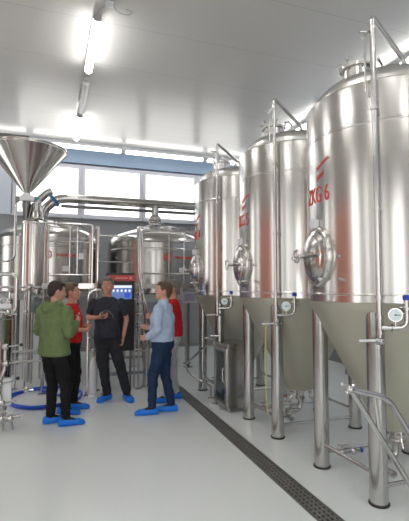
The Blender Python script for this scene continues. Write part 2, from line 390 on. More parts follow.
    hx = V((-.93,.37,0)); b = MB(); b.tube([V((rx,ry,1.295)), V((rx,ry,1.295))+hx*.05, V((rx,ry,1.29))+hx*.155], .009, 8, rs=[.008,.009,.011]); b.build('cock_handle', PALE, ck)
    pass
    # outlet pipework below the cone
    b = MB(); b.cyl((0,0,.34),(0,0,.43),.05); b.cyl((0,0,.40),(0,0,.415),.075); b.ell((0,0,.31),(.06,.06,.05)); b.tube([(0,0,.31),(0,0,.16),(-.30,-.02,.16),(-.30,-.30,.16)], .03, 12, fillet=.08); ov = b.build('outlet_pipe', PIPE, t)
    for q in (V((-.30,-.12,.16)), V((-.14,-.01,.16))):
        b = MB(); b.ell(q, (.05,.05,.05)); b.cyl(q, q+V((0,0,.11)), .012); b.cyl(q+V((0,0,.11)), q+V((-.10,-.05,.14)), .011); b.cyl(q+V((-.06,0,0)), q+V((.06,0,0)), .042, n=16); b.build('outlet_valve', PIPE, ov)
    for a in (2.4, 3.3, 4.3, 5.4):
        p = V((math.cos(a)*.13, math.sin(a)*.13, .45)); b = MB(); b.tube([p, p+V((0,0,-.10)), p+V((math.cos(a)*.05,math.sin(a)*.05,-.16))], .014, 8, fillet=.03); b.cyl(p+V((0,0,-.05)), p+V((0,0,-.065)), .028, n=12); b.ell(p+V((0,0,-.115)), (.022,.022,.022), u=8, v=6); b.build('drain_cock', PIPE, ov)
    b = MB(); q = V((-.40,.31,.13)); b.cyl(q+V((0,0,-.0)), q+V((.25,0,0)), .022); b.ell(q+V((.05,0,0)), (.04,.035,.035)); b.ell(q+V((.18,0,0)), (.04,.035,.035)); b.cyl(q+V((.05,0,0)), q+V((.05,0,.07)), .01); b.cyl(q+V((.0,0,.075)), q+V((.1,0,.075)), .01)
    lv = b.build('line_valve', PIPE, t); MB().ell(q+V((.26,-.0,-.0)), (.028,.028,.024)).build('blue_plug', BLUE, lv, label='blue plug')
    return t
tank = build_tank()
def scribble(n, h, w, seed):
    rnd = random.Random(seed); pts = []
    for k in range(n):
        x = -w/2+w*k/(n-1); pts.append((x, (h if k % 2 else 0)*(.6+.5*rnd.random()), 0))
    return pts
def letter_tank(t, num):
    r = RT
    def cyl(phi0, z0, sc=1, rot=0, dx=0):
        def f(u, v, w):
            u *= sc; u, v = u*math.cos(rot)-v*math.sin(rot)+dx, u*math.sin(rot)+v*math.cos(rot)
            a = math.radians(phi0)-u/r; q = r+.003+w
            return V((q*math.sin(a), q*math.cos(a), z0+v))
        return f
    text_verts('ZKG '+num, .205, RED, 'lettering', t, cyl(275.5, 2.455, .64))['label'] = 'red lettering ZKG '+num
    f = cyl(267.5, 2.775, 1, .42); b = MB(); b.tube([f(*p) for p in round_path([V(q) for q in scribble(15,.042,.19,3)], 0.012, 2)], .0038, 6); b.build('script_mark', RED, t, label='red slanting script')
    f = cyl(270, 2.665, 1, .42); b = MB(); b.tube([f(*p) for p in round_path([V(q) for q in scribble(8,.052,.11,8)], 0.012, 2)], .0038, 6); b.build('script_mark', RED, t)
tanks = [tank]
tank.location = (3.0,3.24,0)
for x, y in ((3.0,4.85), (2.95,6.52)): c = copy_tree(tank); c.location = (x, y, 0); tanks.append(c)
for t, n_, lab in zip(tanks, '654', ('tall steel conical fermentation tank marked 6, nearest and cut by the right edge', 'tall steel conical fermentation tank marked 5, the middle one of the row', 'tall steel conical fermentation tank farthest back in the row, beside the brewhouse')):
    letter_tank(t, n_); t['label'] = lab; t['group'] = 'row of fermentation tanks'

yt = tanks[1]
MB().tube([(-.63-.10,-.545+.04,1.29),(-.74,-.50,1.1),(-.72,-.48,.8),(-.74,-.50,.5),(-.70,-.47,.30)], .008, 8, fillet=.15).build('hose_tube', YELL, yt, label='thin yellowish hanging tube')
# steel cabinet between far tanks
cb = thing('steel_cabinet', 'knee-high steel cabinet with dark glass door between the tank legs', 'cabinet', (2.43,5.78,0))
b = MB(); b.box((-.14,-.27,.05),(.16,.21,.90), .008)
for x, y in ((-.1,-.22),(.12,-.22),(-.1,.17),(.12,.17)): b.cyl((x,y,0),(x,y,.06),.02)
b.build('body', LEGM, cb)
b = MB(); b.box((-.158,-.235,.10),(-.14,-.19,.86)); b.box((-.158,.14,.10),(-.14,.185,.86)); b.box((-.158,-.19,.10),(-.14,.14,.15)); b.box((-.158,-.19,.81),(-.14,.14,.86)); dd = b.build('door', PIPE, cb)
MB().box((-.152,-.19,.15),(-.1405,.14,.81)).build('glass', mat('dark_glass', (.03,.04,.045), .06), dd)
MB().tube([(-.158,-.20,.40),(-.19,-.20,.42),(-.19,-.20,.58),(-.158,-.20,.60)], .008, 8, fillet=.02).build('handle', PIPE, dd)
MB().box((-.17,-.30,.90),(.20,.26,.93), .006).build('top', LEGM, cb)
# pipe hose rack beside it
hp = thing('transfer_pipe', 'bent steel transfer pipes with valve standing at the legs of the farthest tank', 'pipe', (2.2,6.45,0))
b = MB(); b.tube([(.12,-.40,.86),(.02,-.20,.80),(-.14,.30,.45),(-.05,.40,.30),(.12,.10,.20),(.16,-.1,.18)], .016, 10, fillet=.1); b.tube([(.1,-.5,.92),(.0,-.3,.95),(.08,.0,.90)], .014, 10, fillet=.08); b.build('pipe', PIPE, hp)
b = MB(); b.ell((.12,-.38,.86),(.04,.04,.04)); b.cyl((.12,-.38,.86),(.12,-.38,.98),.011); b.cyl((.05,-.36,.98),(.19,-.42,.98),.01); b.build('valve', PIPE, hp)
b = MB(); b.cyl((.16,-.1,0),(.16,-.1,.18),.016); b.cyl((.1,-.43,0),(.1,-.43,.88),.014); b.cyl((.16,-.1,0),(.16,-.1,.01),.05); b.cyl((.1,-.43,0),(.1,-.43,.01),.05); b.build('stand', PIPE, hp)
# pipes on the right side behind tanks
for k, (z, lab) in enumerate(((.55,'upper steel supply pipe along the right wall behind the tanks'),(.85,'steel supply pipe along the right wall, topmost of two'))):
    b = MB(); b.cyl((5.5,1.5,z),(5.5,11.5,z),.035,n=14)
    for yy in (2,4.6,7.2,9.8): b.cyl((5.5,yy,0 if k == 0 else .585),(5.5,yy,z),.02,n=8)
    if k == 0: tag(b.build('supply_pipe', DSTEEL), 'lower dark supply pipe along the right wall behind the tanks', 'pipe')
    else: tag(b.build('supply_pipe', DSTEEL), lab, 'pipe')

# handrail in the right foreground
hr = thing('work_steps_rail', 'bent tubular steel handrail frame leaning into the right foreground', 'handrail', (2.225,2.35,0))
def L_(x, y, z): return (x-2.2, y-2.35, z)
for j, (yy, nm) in enumerate(((2.25,'rail_tube'),)):
    dx = 0 if j == 0 else .03
    b = MB(); b.tube([L_(1.725+dx,yy,1.075),L_(2.01+dx,yy,.995),L_(2.62+dx,yy,.10),L_(2.62+dx,yy,0)], .0185, 12, fillet=.07); b.build(nm, PIPE, hr)
    b = MB(); b.tube([L_(1.735+dx,yy,1.06),L_(2.40+dx,yy,.10),L_(2.40+dx,yy,0)], .0165, 12, fillet=.03); b.build('brace_tube', PIPE, hr)
    b = MB(); b.ell(L_(1.715+dx,yy,1.075),(.028,.028,.028)); b.cyl(L_(1.69+dx,yy,1.05),L_(1.75+dx,yy,1.10),.012); b.cyl(L_(1.70+dx,yy,1.10),L_(1.66+dx,yy,1.11),.010,n=8); b.build('end_clamp', PIPE, hr)
MB().cyl(L_(1.90,2.25,1.02),L_(1.93,2.25,.79),.013).build('cross_tube', PIPE, hr)

# ------------------------------------------------------------------ brewhouse vessels
def vessel(cx, cy, r, zb, zt, label, hatch):
    t = thing('brewing_vessel', label, 'vessel', (cx, cy, 0))
    MB().lathe([(r-.05,zb-.02),(r,zb+.02),(r,zt-.20),(r+.006,zt-.19),(r+.006,zt-.17),(r,zt-.16),(r,zt)], n=96).build('jacket', STEELV, t, ang=18)
    MB().lathe([(r,zt),(r-.015,zt+.05),(r-.08,zt+.13),(r-.2,zt+.20),(r-.45,zt+.29),(r-.75,zt+.37),(.2,zt+.43),(0,zt+.43)], n=80).build('dome', STEELV, t, ang=50)
    MB().lathe([(0,zb-.22),(.3,zb-.20),(r*.7,zb-.13),(r-.06,zb-.02)], n=64).build('bottom', DOME, t)
    for a in (.78, 2.36, 3.93, 5.5):
        x, y = math.cos(a)*r*.8, math.sin(a)*r*.8
        o = MB().cyl((x,y,.01),(x,y,zb-.03),.055).build('leg', LEGM, t)
        MB().cyl((x,y,0),(x,y,.012),.09).build('foot', LEGM, o)
    # badge and lettering
    def f(u, v, z0=zt-.36):
        a = -PI/2+u/r; return V(((r+.006)*math.cos(a), (r+.006)*math.sin(a), z0+v))
    b = MB(); b.tube([f(.02+.075*math.cos(q*PI/9), .075*math.sin(q*PI/9)) for q in range(18)], .010, 6, closed=True)
    for q in range(4): b.tube([f(.02+.06*math.cos(q*PI/4), .06*math.sin(q*PI/4)), f(.02-.06*math.cos(q*PI/4), -.06*math.sin(q*PI/4))], .007, 6)
    b.build('badge', RED, t, label='round red badge')
    b = MB(); rnd = random.Random(5)
    for k in range(11):
        u = .20+k*.052
        if k == 6: u += .01
        h = .05 if k else .065
        b.tube([f(u,-h/2), f(u,h/2)], .008, 6)
        if rnd.random() < .7: b.tube([f(u,h/2 if rnd.random()<.5 else 0), f(u+.028,h/2 if rnd.random()<.6 else -.01)], .007, 6)
        if rnd.random() < .6: b.tube([f(u+.028,h/2), f(u+.028,-h/2)], .007, 6)
        if rnd.random() < .5: b.tube([f(u,-h/2), f(u+.028,-h/2)], .007, 6)
    b.build('lettering', RED, t, label='faint red lettering')
    b = MB(); b.box(f(.30,-.32)+V((0,-.01,0)), f(.44,-.22)+V((0,.005,0))); b.build('name_plate', PALE, t)
    if hatch:
        hc = V((.42,-.30,zt+.26)); q = Quaternion((0,1,0), .28)
        o = MB().lathe([(.24,-.06),(.24,.05),(.26,.06),(.26,.08),(0,.09)], hc, q@V((0,0,1)), 40).build('lid', DOME, t)
        b = MB(); b.tube([hc+V((-.28,-.08,.14)), hc+V((0,-.1,.19)), hc+V((.3,-.08,.03))], .014); b.tube([hc+V((-.28,.08,.16)), hc+V((0,.1,.2)), hc+V((.3,.08,.04))], .014); b.ell(hc+V((-.28,0,.15)), (.03,.09,.03)); b.build('lid_arm', DSTEEL, o)
    return t
zt = 2.69
v1 = vessel(-.07, 10.0, 1.06, 1.60, zt, 'large domed steel brewing vessel at left behind the slim column, round lid on top', True)
v2 = vessel(2.31, 10.0, 1.08, 1.56, zt, 'large domed steel brewing vessel in the middle, vapour pipe rising from its top', False)
b = MB(); b.ring((0,-.0,zt+.42), .17, .03); b.cyl((0,0,zt+.40),(0,0,zt+.50),.14); b.build('dome_flange', STEELV, v2)
b = MB(); c_ = V((.28,-.35,zt+.33)); b.lathe([(.20,-.06),(.20,.03),(.215,.035),(.215,.06),(0,.075)], c_, (.12,-.15,1), 36); o = b.build('lid', DOME, v2)
b = MB(); b.tube([c_+V((-.2,-.05,.08)), c_+V((.1,-.05,.12)), c_+V((.45,-.05,.05)), c_+V((.5,-.05,-.08))], .013, fillet=.05); b.ell(c_+V((-.2,-.05,.09)),(.04,.05,.03)); b.build('lid_arm', DSTEEL, o)

# vapour duct
vp = thing('vapour_pipe', 'thick horizontal steel pipe crossing the windows above both brewing vessels', 'pipe', (1.2,10.0,3.65))
zz = 3.66-3.65
b = MB(); b.tube([(-1.38,0,-.42),(-1.33,0,-.25),(-1.12,0,-.04),(-.9,0,zz),(4.2,0,zz)], .100, 20, fillet=.18); b.build('main_pipe', STEELV, vp)
b = MB(); b.cyl((1.11,0,-.45),(1.11,0,.0),.085); b.ring((1.11,0,-.08), .09, .012); b.build('branch_pipe', STEELV, vp)
b = MB(); b.ell((1.11,0,-.36),(.15,.15,.11)); b.ring((1.11,0,-.44),.14,.02); b.build('expansion_joint', STEELV, vp)
b = MB(); b.cyl((-1.17,0,-.08),(-1.12,0,-.04),.15,n=28); b.build('flange', BLUEF, vp, label='blue round flange')
b = MB(); b.cyl((-1.0,.0,-.17),(4.2,.0,-.165),.035,n=10); b.build('condensate_pipe', DSTEEL, vp)


# slim grist column and malt hopper
gc = thing('grist_column', 'slim upright steel cylinder with flared neck below the malt hopper', 'vessel', (-.30,8.70,0))
MB().lathe([(.10,1.55),(.215,1.64),(.215,2.86),(.225,2.87),(.225,2.90),(.20,2.92),(.14,2.96),(.13,2.98),(0,2.98)], n=48).build('column', STEEL, gc)
MB().lathe([(.13,2.97),(.13,3.0),(.115,3.03),(.085,3.24),(.09,3.27),(.0,3.28)], (.04,0,0), n=32).build('neck', STEELV, gc)
b = MB(); b.tube([(.04,0,3.24),(.06,.02,3.32),(.22,.06,3.50),(.3,.06,3.54)], .07, 16, fillet=.06); b.build('spout', STEELV, gc)
b = MB()
for a in range(4):
    x, y = .15*math.cos(a*PI/2+.5), .15*math.sin(a*PI/2+.5); b.cyl((x+.04,y,2.97),(x*.6+.04,y*.6,3.26),.012,n=8)
b.build('neck_bolts', DSTEEL, gc)
for a in range(3):
    x, y = .17*math.cos(a*2.09+.3), .17*math.sin(a*2.09+.3); MB().cyl((x,y,0),(x,y,1.66),.03).build('leg', LEGM, gc)
hp = thing('malt_hopper', 'big steel cone shaped malt hopper hanging point down at the upper left', 'hopper', (-.44,8.70,3.44))
R = .69; H_ = .80
b = MB(); b.lathe([(.055,.0),(.06,.03),(R,H_),(R,H_+.03),(R+.02,H_+.03),(R+.02,H_+.05),(R-.02,H_+.05),(R-.02,H_),(.04,.06)], n=72); b.build('cone', STEEL, hp)
for k in range(6):
    a = -2.05+k*PI/3; dv = V((math.cos(a),math.sin(a),0)); MB().tube([dv*.066+V((0,0,.03)), dv*(R+.004)+V((0,0,H_))], .011, 8).build('seam_rib', PIPE, hp)
b = MB(); b.cyl((-4.05,-.60,H_+.08),(.05,-.60,H_+.08),.03,n=8); b.build('support_bar', DSTEEL, hp)
hv = thing('hopper_valve', 'grey slide valve with teal actuator at the tip of the malt hopper', 'valve', (-.44,8.70,3.30))
b = MB(); b.box((-.12,-.07,0),(.14,.07,.10), .012); b.cyl((0,0,.08),(0,0,.145),.075); b.build('valve_body', PALE, hv)
b = MB(); b.cyl((.14,0,.05),(.24,0,.05),.045); b.build('actuator', mat('teal_plastic', (.02,.25,.30), .4), hv)
b = MB(); b.box((-.19,-.05,-.02),(-.12,.05,.08), .01); b.build('coupling', DSTEEL, hv)
b = MB(); b.cyl((0,0,-.04),(0,0,0),.075); b.lathe([(.075,-.04),(.085,-.06),(.04,-.36),(.0,-.36)]); b.build('drop_cone', DSTEEL, hv)
dpipe = MB(); dpipe.tube([(-.60,8.72,3.34),(-.62,8.70,3.20),(-.62,8.70,2.25),(-.72,8.72,2.18)], .022, 10, fillet=.05); dpipe.cyl((-.64,8.70,2.17),(-.9,8.74,2.17),.014,n=8); dpipe.cyl((-.64,8.70,0),(-.64,8.70,2.2),.014,n=8)
tag(dpipe.build('downpipe', PIPE), 'thin steel pipe dropping from the hopper valve along the slim column', 'pipe')

# ------------------------------------------------------------------ platform, rails, stair, cabinet
pf = thing('work_platform', 'raised steel work platform with railings in front of the brewing vessels', 'platform', (0,7.9,0))
DZ = 1.76
def PL(x, y, z): return (x, y-7.9, z)
MB().box(PL(-.12,7.45,DZ-.09),PL(.80,8.45,DZ), .006).build('deck', LEGM, pf)
MB().box(PL(.82,7.95,DZ-.09),PL(3.6,8.85,DZ), .006).build('deck', LEGM, pf)
def rail(pts, r=.02, name='rail'):
    MB().tube([PL(*p) for p in pts], r, 10, fillet=.05).build(name, PIPE, pf)
rail([(-.09,7.48,0.01),(-.09,7.48,2.74),(.66,7.48,2.74),(.66,7.48,DZ)])
rail([(-.02,7.48,1.90),(.66,7.48,1.90)], .016)
rail([(-.04,7.48,DZ),(-.04,7.48,2.70)], .02, 'post'); rail([(.30,7.48,1.90),(.30,7.48,2.72)], .014, 'post'); rail([(.42,7.50,1.90),(.42,7.50,2.72)], .014, 'post')
rail([(-.05,7.5,2.45),(.66,7.5,2.45)], .012)
rail([(.745,7.44,0.01),(.745,7.44,2.70),(.745,8.4,2.70)], .026, 'post'); rail([(.70,8.42,.01),(.70,8.42,2.70)], .022, 'post'); rail([(-.09,8.42,.01),(-.09,8.42,1.7)], .03, 'post')
MB().box(PL(.44,7.46,2.16),PL(.52,7.475,2.26)).build('tag_plate', PALE, pf)
for p in ((.745,7.44),(-.09,7.48)): MB().cyl(PL(*p,0),PL(*p,.012),.07).build('base_plate', LEGM, pf)
# right section rails
for y, x0 in ((7.98,1.60),):
    rail([(x0,y,DZ),(x0,y,2.76),(3.5,y,2.76),(3.5,y,DZ)]); rail([(x0,y,2.56),(3.5,y,2.56)], .014); rail([(x0,y,1.95),(3.5,y,1.95)], .016)
    for x in (2.12,2.42,2.95): rail([(x,y,DZ),(x,y,2.75)], .014, 'post')
rail([(.86,8.8,DZ),(.86,8.8,2.72),(1.6,8.8,2.72)], .018); rail([(.86,8.8,2.2),(1.6,8.8,2.2)], .014)
for p in ((1.0,8.7),(2.3,8.1),(3.4,8.1),(3.4,8.75),(2.2,8.75)): rail([(*p,.01),(*p,DZ-.05)], .035, 'leg')
st = thing('stair', 'short steel stair with tubular handrails leading up to the work platform', 'stair', (1.25,7.7,0))
def SL(x, y, z): return (x-1.25, y-7.7, z)
for k in range(6):
    z = .25+k*.25; y = 7.46+k*.08; MB().box(SL(.97,y,z-.03),SL(1.53,y+.14,z), .004).build('tread', LEGM, st)
for x in (.95,1.55):
    b = MB(); b.tube([SL(x,7.46,.01),SL(x,7.46,.3),SL(x,7.90,1.72)], .025, 10, fillet=.1); b.build('stringer', PIPE, st)
    MB().cyl(SL(x,7.46,0),SL(x,7.46,.012),.06).build('base_plate', LEGM, st)
for x, xx in ((1.56,1.50),(1.62,1.47)):
    b = MB(); b.tube([SL(x,7.44,.01),SL(x+.01,7.44,1.1),SL(xx,7.60,1.9),SL(xx,7.72,2.78),SL(xx+.1,7.94,2.79)], .022, 10, fillet=.2); b.build('handrail', PIPE, st)
b = MB(); b.tube([SL(1.37,7.42,.01),SL(1.37,7.42,1.0),SL(1.56,7.42,1.0)], .018, 10, fillet=.04); b.tube([SL(1.37,7.42,.62),SL(1.56,7.42,.62)], .016, 10); b.build('guard_tube', PIPE, st)

cc = thing('control_cabinet', 'tall black control cabinet with red top strip and blue screen behind the grey-haired man', 'control cabinet', (1.11,7.29,0))
MB().box((-.23,-.10,.66),(.215,.10,1.93), .006).build('housing', BLACK, cc)
MB().box((-.225,-.108,1.80),(.21,-.101,1.895)).build('header_strip', REDP, cc)
b = MB()
for k in range(9): b.box((-.10+k*.022,-.111,1.83+(.004 if k%2 else 0)),(-.10+k*.022+.014,-.109,1.862))
PRM = mat('pale_red_mark', (.75,.3,.3), .5); b.build('header_mark', PRM, cc); MB().box((.13,-.111,1.825),(.165,-.109,1.87)).build('header_emblem', PRM, cc)
SCR = mat('screen_blue', (.05,.12,.35), .2, emis=(.06,.13,.36), es=.25); SCRW = mat('screen_pale', (.6,.65,.8), .2, emis=(.55,.62,.85), es=.35)
sc = MB().box((-.19,-.112,1.50),(.17,-.101,1.73)).build('screen', SCR, cc)
b = MB(); b.box((-.185,-.114,1.685),(.165,-.1121,1.725))
for k in range(5): b.ell((-.13+k*.065,-.1125,1.645),(.02,.003,.014),u=10,v=6); b.box((-.142+k*.065,-.1145,1.618),(-.118+k*.065,-.1121,1.632))
b.build('screen_symbols', SCRW, sc)
MB().box((.05,-.1145,1.53),(.13,-.1121,1.60)).build('screen_chart', mat('screen_deep_blue', (.01,.03,.3), .2, emis=(.02,.06,.5), es=.3), sc)
for x in (-.19,.175): MB().cyl((x,0,0),(x,0,.67),.02).build('leg', DSTEEL, cc)

vs = thing('valve_stand', 'upright steel pipe with stacked valves to the right of the control cabinet', 'valve stand', (1.46,7.34,0))
b = MB(); b.cyl((-.03,0,0),(-.03,0,1.66),.017); b.cyl((-.03,0,0),(-.03,0,.012),.06); b.build('pipe', PIPE, vs)
for z in (1.58,1.42,1.22,1.08):
    b = MB(); b.ell((-.03,0,z),(.038,.038,.035)); b.cyl((-.03,-.05,z),(-.03,.02,z),.012); b.cyl((-.08,-.03,z+.03),(.03,-.03,z+.03),.009,n=8); b.build('valve', PIPE, vs)
lh = MB(); lh.tube([(.58,7.15,.01),(.58,7.15,1.60),(.68,7.15,1.66),(.80,7.15,1.64),(.84,7.15,1.5),(.84,7.15,.01)], .02, 10, fillet=.06); lh.cyl((.58,7.15,.9),(.84,7.15,.9),.016); lh.cyl((.58,7.15,0),(.58,7.15,.012),.05); lh.cyl((.84,7.15,0),(.84,7.15,.012),.05)
tag(lh.build('hoop_rail', PIPE), 'upright steel hoop rail between the red-shirted and grey-haired men', 'rail')
fv = thing('floor_valve', 'white and steel filter housing on a floor pipe behind the men', 'filter', (.66,7.0,0))
b = MB(); b.cyl((0,0,.0),(0,0,.05),.07); b.lathe([(.0,.05),(.05,.06),(.055,.1),(.055,.50),(.035,.56),(.02,.62),(.0,.62)], n=24); b.build('housing', PALE, fv)
b = MB(); b.cyl((0,0,.6),(0,0,.75),.02); b.ell((0,0,.72),(.04,.04,.03)); b.build('fitting', PIPE, fv)

# motor and pipe manifold under the left vessel
mo = thing('pump_motor', 'grey pump motor block below the left brewing vessel', 'pump', (-.14,8.35,0))
b = MB(); b.lathe([(.0,-.17),(.13,-.16),(.15,-.12),(.15,.12),(.12,.16),(0,.17)], (0,0,1.38), (1,0,0), 28)
for k in range(8): b.lathe([(.150,-.115+k*.03),(.162,-.113+k*.03),(.162,-.105+k*.03),(.150,-.103+k*.03)], (0,0,1.38), (1,0,0), 28)
b.build('motor', mat('motor_grey', (.24,.27,.28), .45), mo)
b = MB(); b.box((-.1,-.1,.98),(.12,.1,1.24), .01); b.build('terminal_box', DSTEEL, mo)
b = MB(); b.cyl((-.14,0,0),(-.14,0,1.3),.022); b.cyl((.14,0,0),(.14,0,1.3),.022); b.cyl((-.14,0,.97),(.14,0,.97),.02); b.cyl((-.14,0,1.24),(.14,0,1.24),.015); b.build('stand', PIPE, mo)
mf = thing('pipe_manifold', 'steel pipe rack with valves along the floor at the far left', 'pipework', (-.35,8.0,0))
for k, (x, z1) in enumerate(((-.28,1.62),(-.17,1.9),(-.02,1.6),(.28,1.3))):
    b = MB(); b.cyl((x,0,0),(x,0,z1),.017,n=10); b.cyl((x,0,0),(x,0,.01),.05); b.ell((x,0,z1*.8),(.035,.035,.04)); b.cyl((x,-.06,z1*.8),(x,.02,z1*.8),.01,n=8); b.build('upright', PIPE, mf)
for z in (.45,.62,1.70): MB().cyl((-.9,0,z),(.5,0,z),.022).build('pipe_run', PIPE, mf)
for x, z in ((.02,1.70),(-.2,1.55),(-.28,1.45),(.15,1.62)):
    b = MB(); b.lathe([(.0,-.06),(.05,-.05),(.06,.0),(.05,.05),(0,.06)], (x,0,z), n=16); b.cyl((x,0,z),(x,-.1,z+.05),.012,n=8); b.build('valve', PIPE, mf)

# ------------------------------------------------------------------ small tank with pipework, left foreground
sm = thing('small_tank', 'small upright steel tank with pipe loop and valves at the left edge', 'tank', (-.61,6.0,0))
MB().lathe([(0,.42),(.12,.44),(.18,.50),(.18,1.30),(.19,1.31),(.19,1.34),(.16,1.36),(0,1.38)], n=40).build('body', LEGM, sm)
for x, y in ((-.11,-.11),(.11,-.11),(.11,.11),(-.11,.11)): MB().cyl((x,y,0),(x,y,.5),.017,n=10).build('leg', PIPE, sm)
b = MB(); b.tube([(-.5,-.1,1.86),(.18,-.1,1.86),(.22,-.1,1.82),(.22,-.1,1.40),(.05,-.1,1.36)], .024, 12, fillet=.06); b.build('pipe_loop', PIPE, sm)
b = MB(); b.tube([(-.3,-.2,1.60),(.02,-.2,1.58),(.07,-.2,1.52),(.07,-.2,1.34),(-.2,-.2,1.34)], .02, 10, fillet=.04); b.cyl((.07,-.2,1.44),(.07,-.2,1.46),.035); b.cyl((-.15,-.2,1.40),(.18,-.2,1.40),.02); b.ell((.14,-.2,1.40),(.04,.04,.045)); b.ell((-.02,-.2,1.40),(.045,.04,.045)); b.cyl((.13,-.2,1.40),(.24,-.22,1.36),.010,n=8); b.build('upper_pipework', PIPE, sm)
b = MB(); b.box((-.1,-.24,1.44),(.17,-.17,1.50), .008); b.build('bracket', PALE, sm)
b = MB()
b.tube([(.12,-.2,.95),(.12,-.2,.70),(.05,-.24,.55),(.10,-.26,.35),(.10,-.26,.2)], .022, 10, fillet=.05)
for p in ((.12,-.2,.98),(.13,-.2,.78),(.07,-.24,.55),(.1,-.26,.33)): b.ell(p,(.045,.04,.04)); b.cyl(V(p),V(p)+V((.16,-.03,.02)),.010,n=8)
b.build('lower_pipework', PIPE, sm)
for p in ((.30,-.23,1.00),(.27,-.23,.60)): MB().ell(p,(.022,.022,.022)).build('lever_knob', DARK, sm)
MB().box((.10,-.22,.28),(.20,-.12,.60), .01).build('white_housing', WHITE, sm, label='white housing')
b = MB()
b.cyl((-.1,-.30,.17),(.32,-.30,.17),.022)
for x in (.0,.1,.2): b.ell((x,-.30,.15),(.045,.045,.045)); b.cyl((x,-.30,.15),(x+.03,-.30,.02),.018,n=10); b.cyl((x-.04,-.33,.23),(x+.06,-.33,.25),.009,n=8)
b.cyl((-.05,-.2,.0),(-.05,-.3,.17),.015); b.build('floor_valves', PIPE, sm)
b = MB(); b.tube([(.2,-.02,.40),(.32,-.02,.42),(.44,-.02,.40)], .014, 8); b.cyl((.36,-.06,.40),(.36,.02,.42),.03); b.build('side_outlet', PIPE, sm)

# blue hose
hs = MB(); pts = []
N = 150
for k in range(N):
    a = 2*PI*k/60.; r = .56+.03*math.sin(k*.21)+.02*k/N
    pts.append(V((-.02+r*.88*math.cos(a+2.6), 7.2+r*1.18*math.sin(a+2.6), .02+.012*(k//60)+.002*math.sin(k))))
pts += [V((-.15,7.75,.02)), V((-.3,7.8,.02)), V((-.55,7.78,.02)), V((-.75,7.5,.02))]
hs.tube(pts, .019, 8)
tag(hs.build('water_hose', HOSE), 'blue hose lying in loose coils on the floor behind the man in green', 'hose')

# ------------------------------------------------------------------ white terminal box beside far tank
wb = thing('terminal_box', 'white control box on a stand beside the farthest tank', 'control box', (2.82,8.99,0))
MB().box((-.14,-.09,1.36),(.20,.07,1.60), .01).build('box', PALE, wb)
MB().box((-.11,-.096,1.40),(.12,-.091,1.56)).build('front_plate', mat('mauve_plate', (.52,.50,.68), .4), wb)
b = MB(); b.box((-.21,-.12,1.42),(-.15,-.08,1.74), .004); b.build('side_frame', WHITE, wb)
b = MB(); b.cyl((0,0,0),(0,0,1.36),.03); b.cyl((0,0,0),(0,0,.012),.1); b.build('pole', DSTEEL, wb)

# ------------------------------------------------------------------ people
folds = bpy.data.textures.new('folds', 'CLOUDS'); folds.noise_scale = .075; folds.noise_depth = 2
crinkle = bpy.data.textures.new('crinkle', 'CLOUDS'); crinkle.noise_scale = .035
def organic(o, vox, sm_it=4, disp=0, tex=None):
    m = o.modifiers.new('union', 'REMESH'); m.mode = 'VOXEL'; m.voxel_size = vox; m.use_smooth_shade = True
    m = o.modifiers.new('soften', 'SMOOTH'); m.iterations = sm_it; m.factor = .5
    if disp:
        m = o.modifiers.new('folds', 'DISPLACE'); m.texture = tex or folds; m.strength = disp; m.mid_level = .5; m.texture_coords = 'LOCAL'
    return o
def cap(mb, a, b, ra, rb, n=12):
    """tapered limb with round ends"""
    a, b = V(a), V(b); d = b-a; L = d.length; t = d.normalized(); up = t.cross(V((0,1,0.01)))
    if up.length < .05: up = t.cross(V((1,0,0)))
    up.normalize(); w = t.cross(up); out = []
    prof = [(-ra*.98,ra*.2),(-ra*.7,ra*.71),(0,ra),(L*.33,ra*.67+rb*.33),(L*.66,ra*.34+rb*.66),(L,rb),(L+rb*.7,rb*.71),(L+rb*.98,rb*.2)]
    for z, r in prof: out.append([a+t*z+(up*math.cos(2*PI*k/n)+w*math.sin(2*PI*k/n))*r for k in range(n)])
    mb.rings(out)
def slab(mb, secs, n=24):
    """torso like loft: (centre x, y, z, half width, half depth), squarish ovals"""
    out = []
    for cx, cy, z, rx, ry in secs:
        r = []
        for k in range(n):
            a = 2*PI*k/n; c, s = math.cos(a), math.sin(a)
            r.append(V((cx+rx*math.copysign(abs(c)**.85, c), cy+ry*math.copysign(abs(s)**.85, s), z)))
        out.append(r)
    mb.rings(out)
def hand(mb, wr, d, n, thumb_side, curl=.5):
    """wr wrist, d direction of the hand, n palm normal (fingers curl towards n), thumb_side +-1 along d x n"""
    d = V(d).normalized(); n = V(n); n = (n-d*n.dot(d)).normalized(); s = d.cross(n)*thumb_side; wr = V(wr)
    for q in (-.026,-.009,.009,.026): cap(mb, wr+s*q*.7, wr+d*.085+s*q, .015, .0125, 8)
    for i, (q, L) in enumerate(((.029,.068),(.010,.076),(-.010,.071),(-.028,.055))):
        p = wr+d*.088+s*q; a = .35*curl+.05*i; dr = d
        for j, f in enumerate((.45,.32,.23)):
            dr = (d*math.cos(a)+n*math.sin(a)+s*q*1.2).normalized(); e = p+dr*L*f
            cap(mb, p, e, .0092-.0006*j, .0086-.0006*j, 8); p = e; a += .75*curl+.06
    p = wr+d*.02+s*.024; e = p+(d*.55+s*.75+n*.35).normalized()*.042; cap(mb, p, e, .013, .0105, 8)
    e2 = e+(d*.85+s*.15+n*(.3+.3*curl)).normalized()*.032; cap(mb, e, e2, .010, .0085, 8)
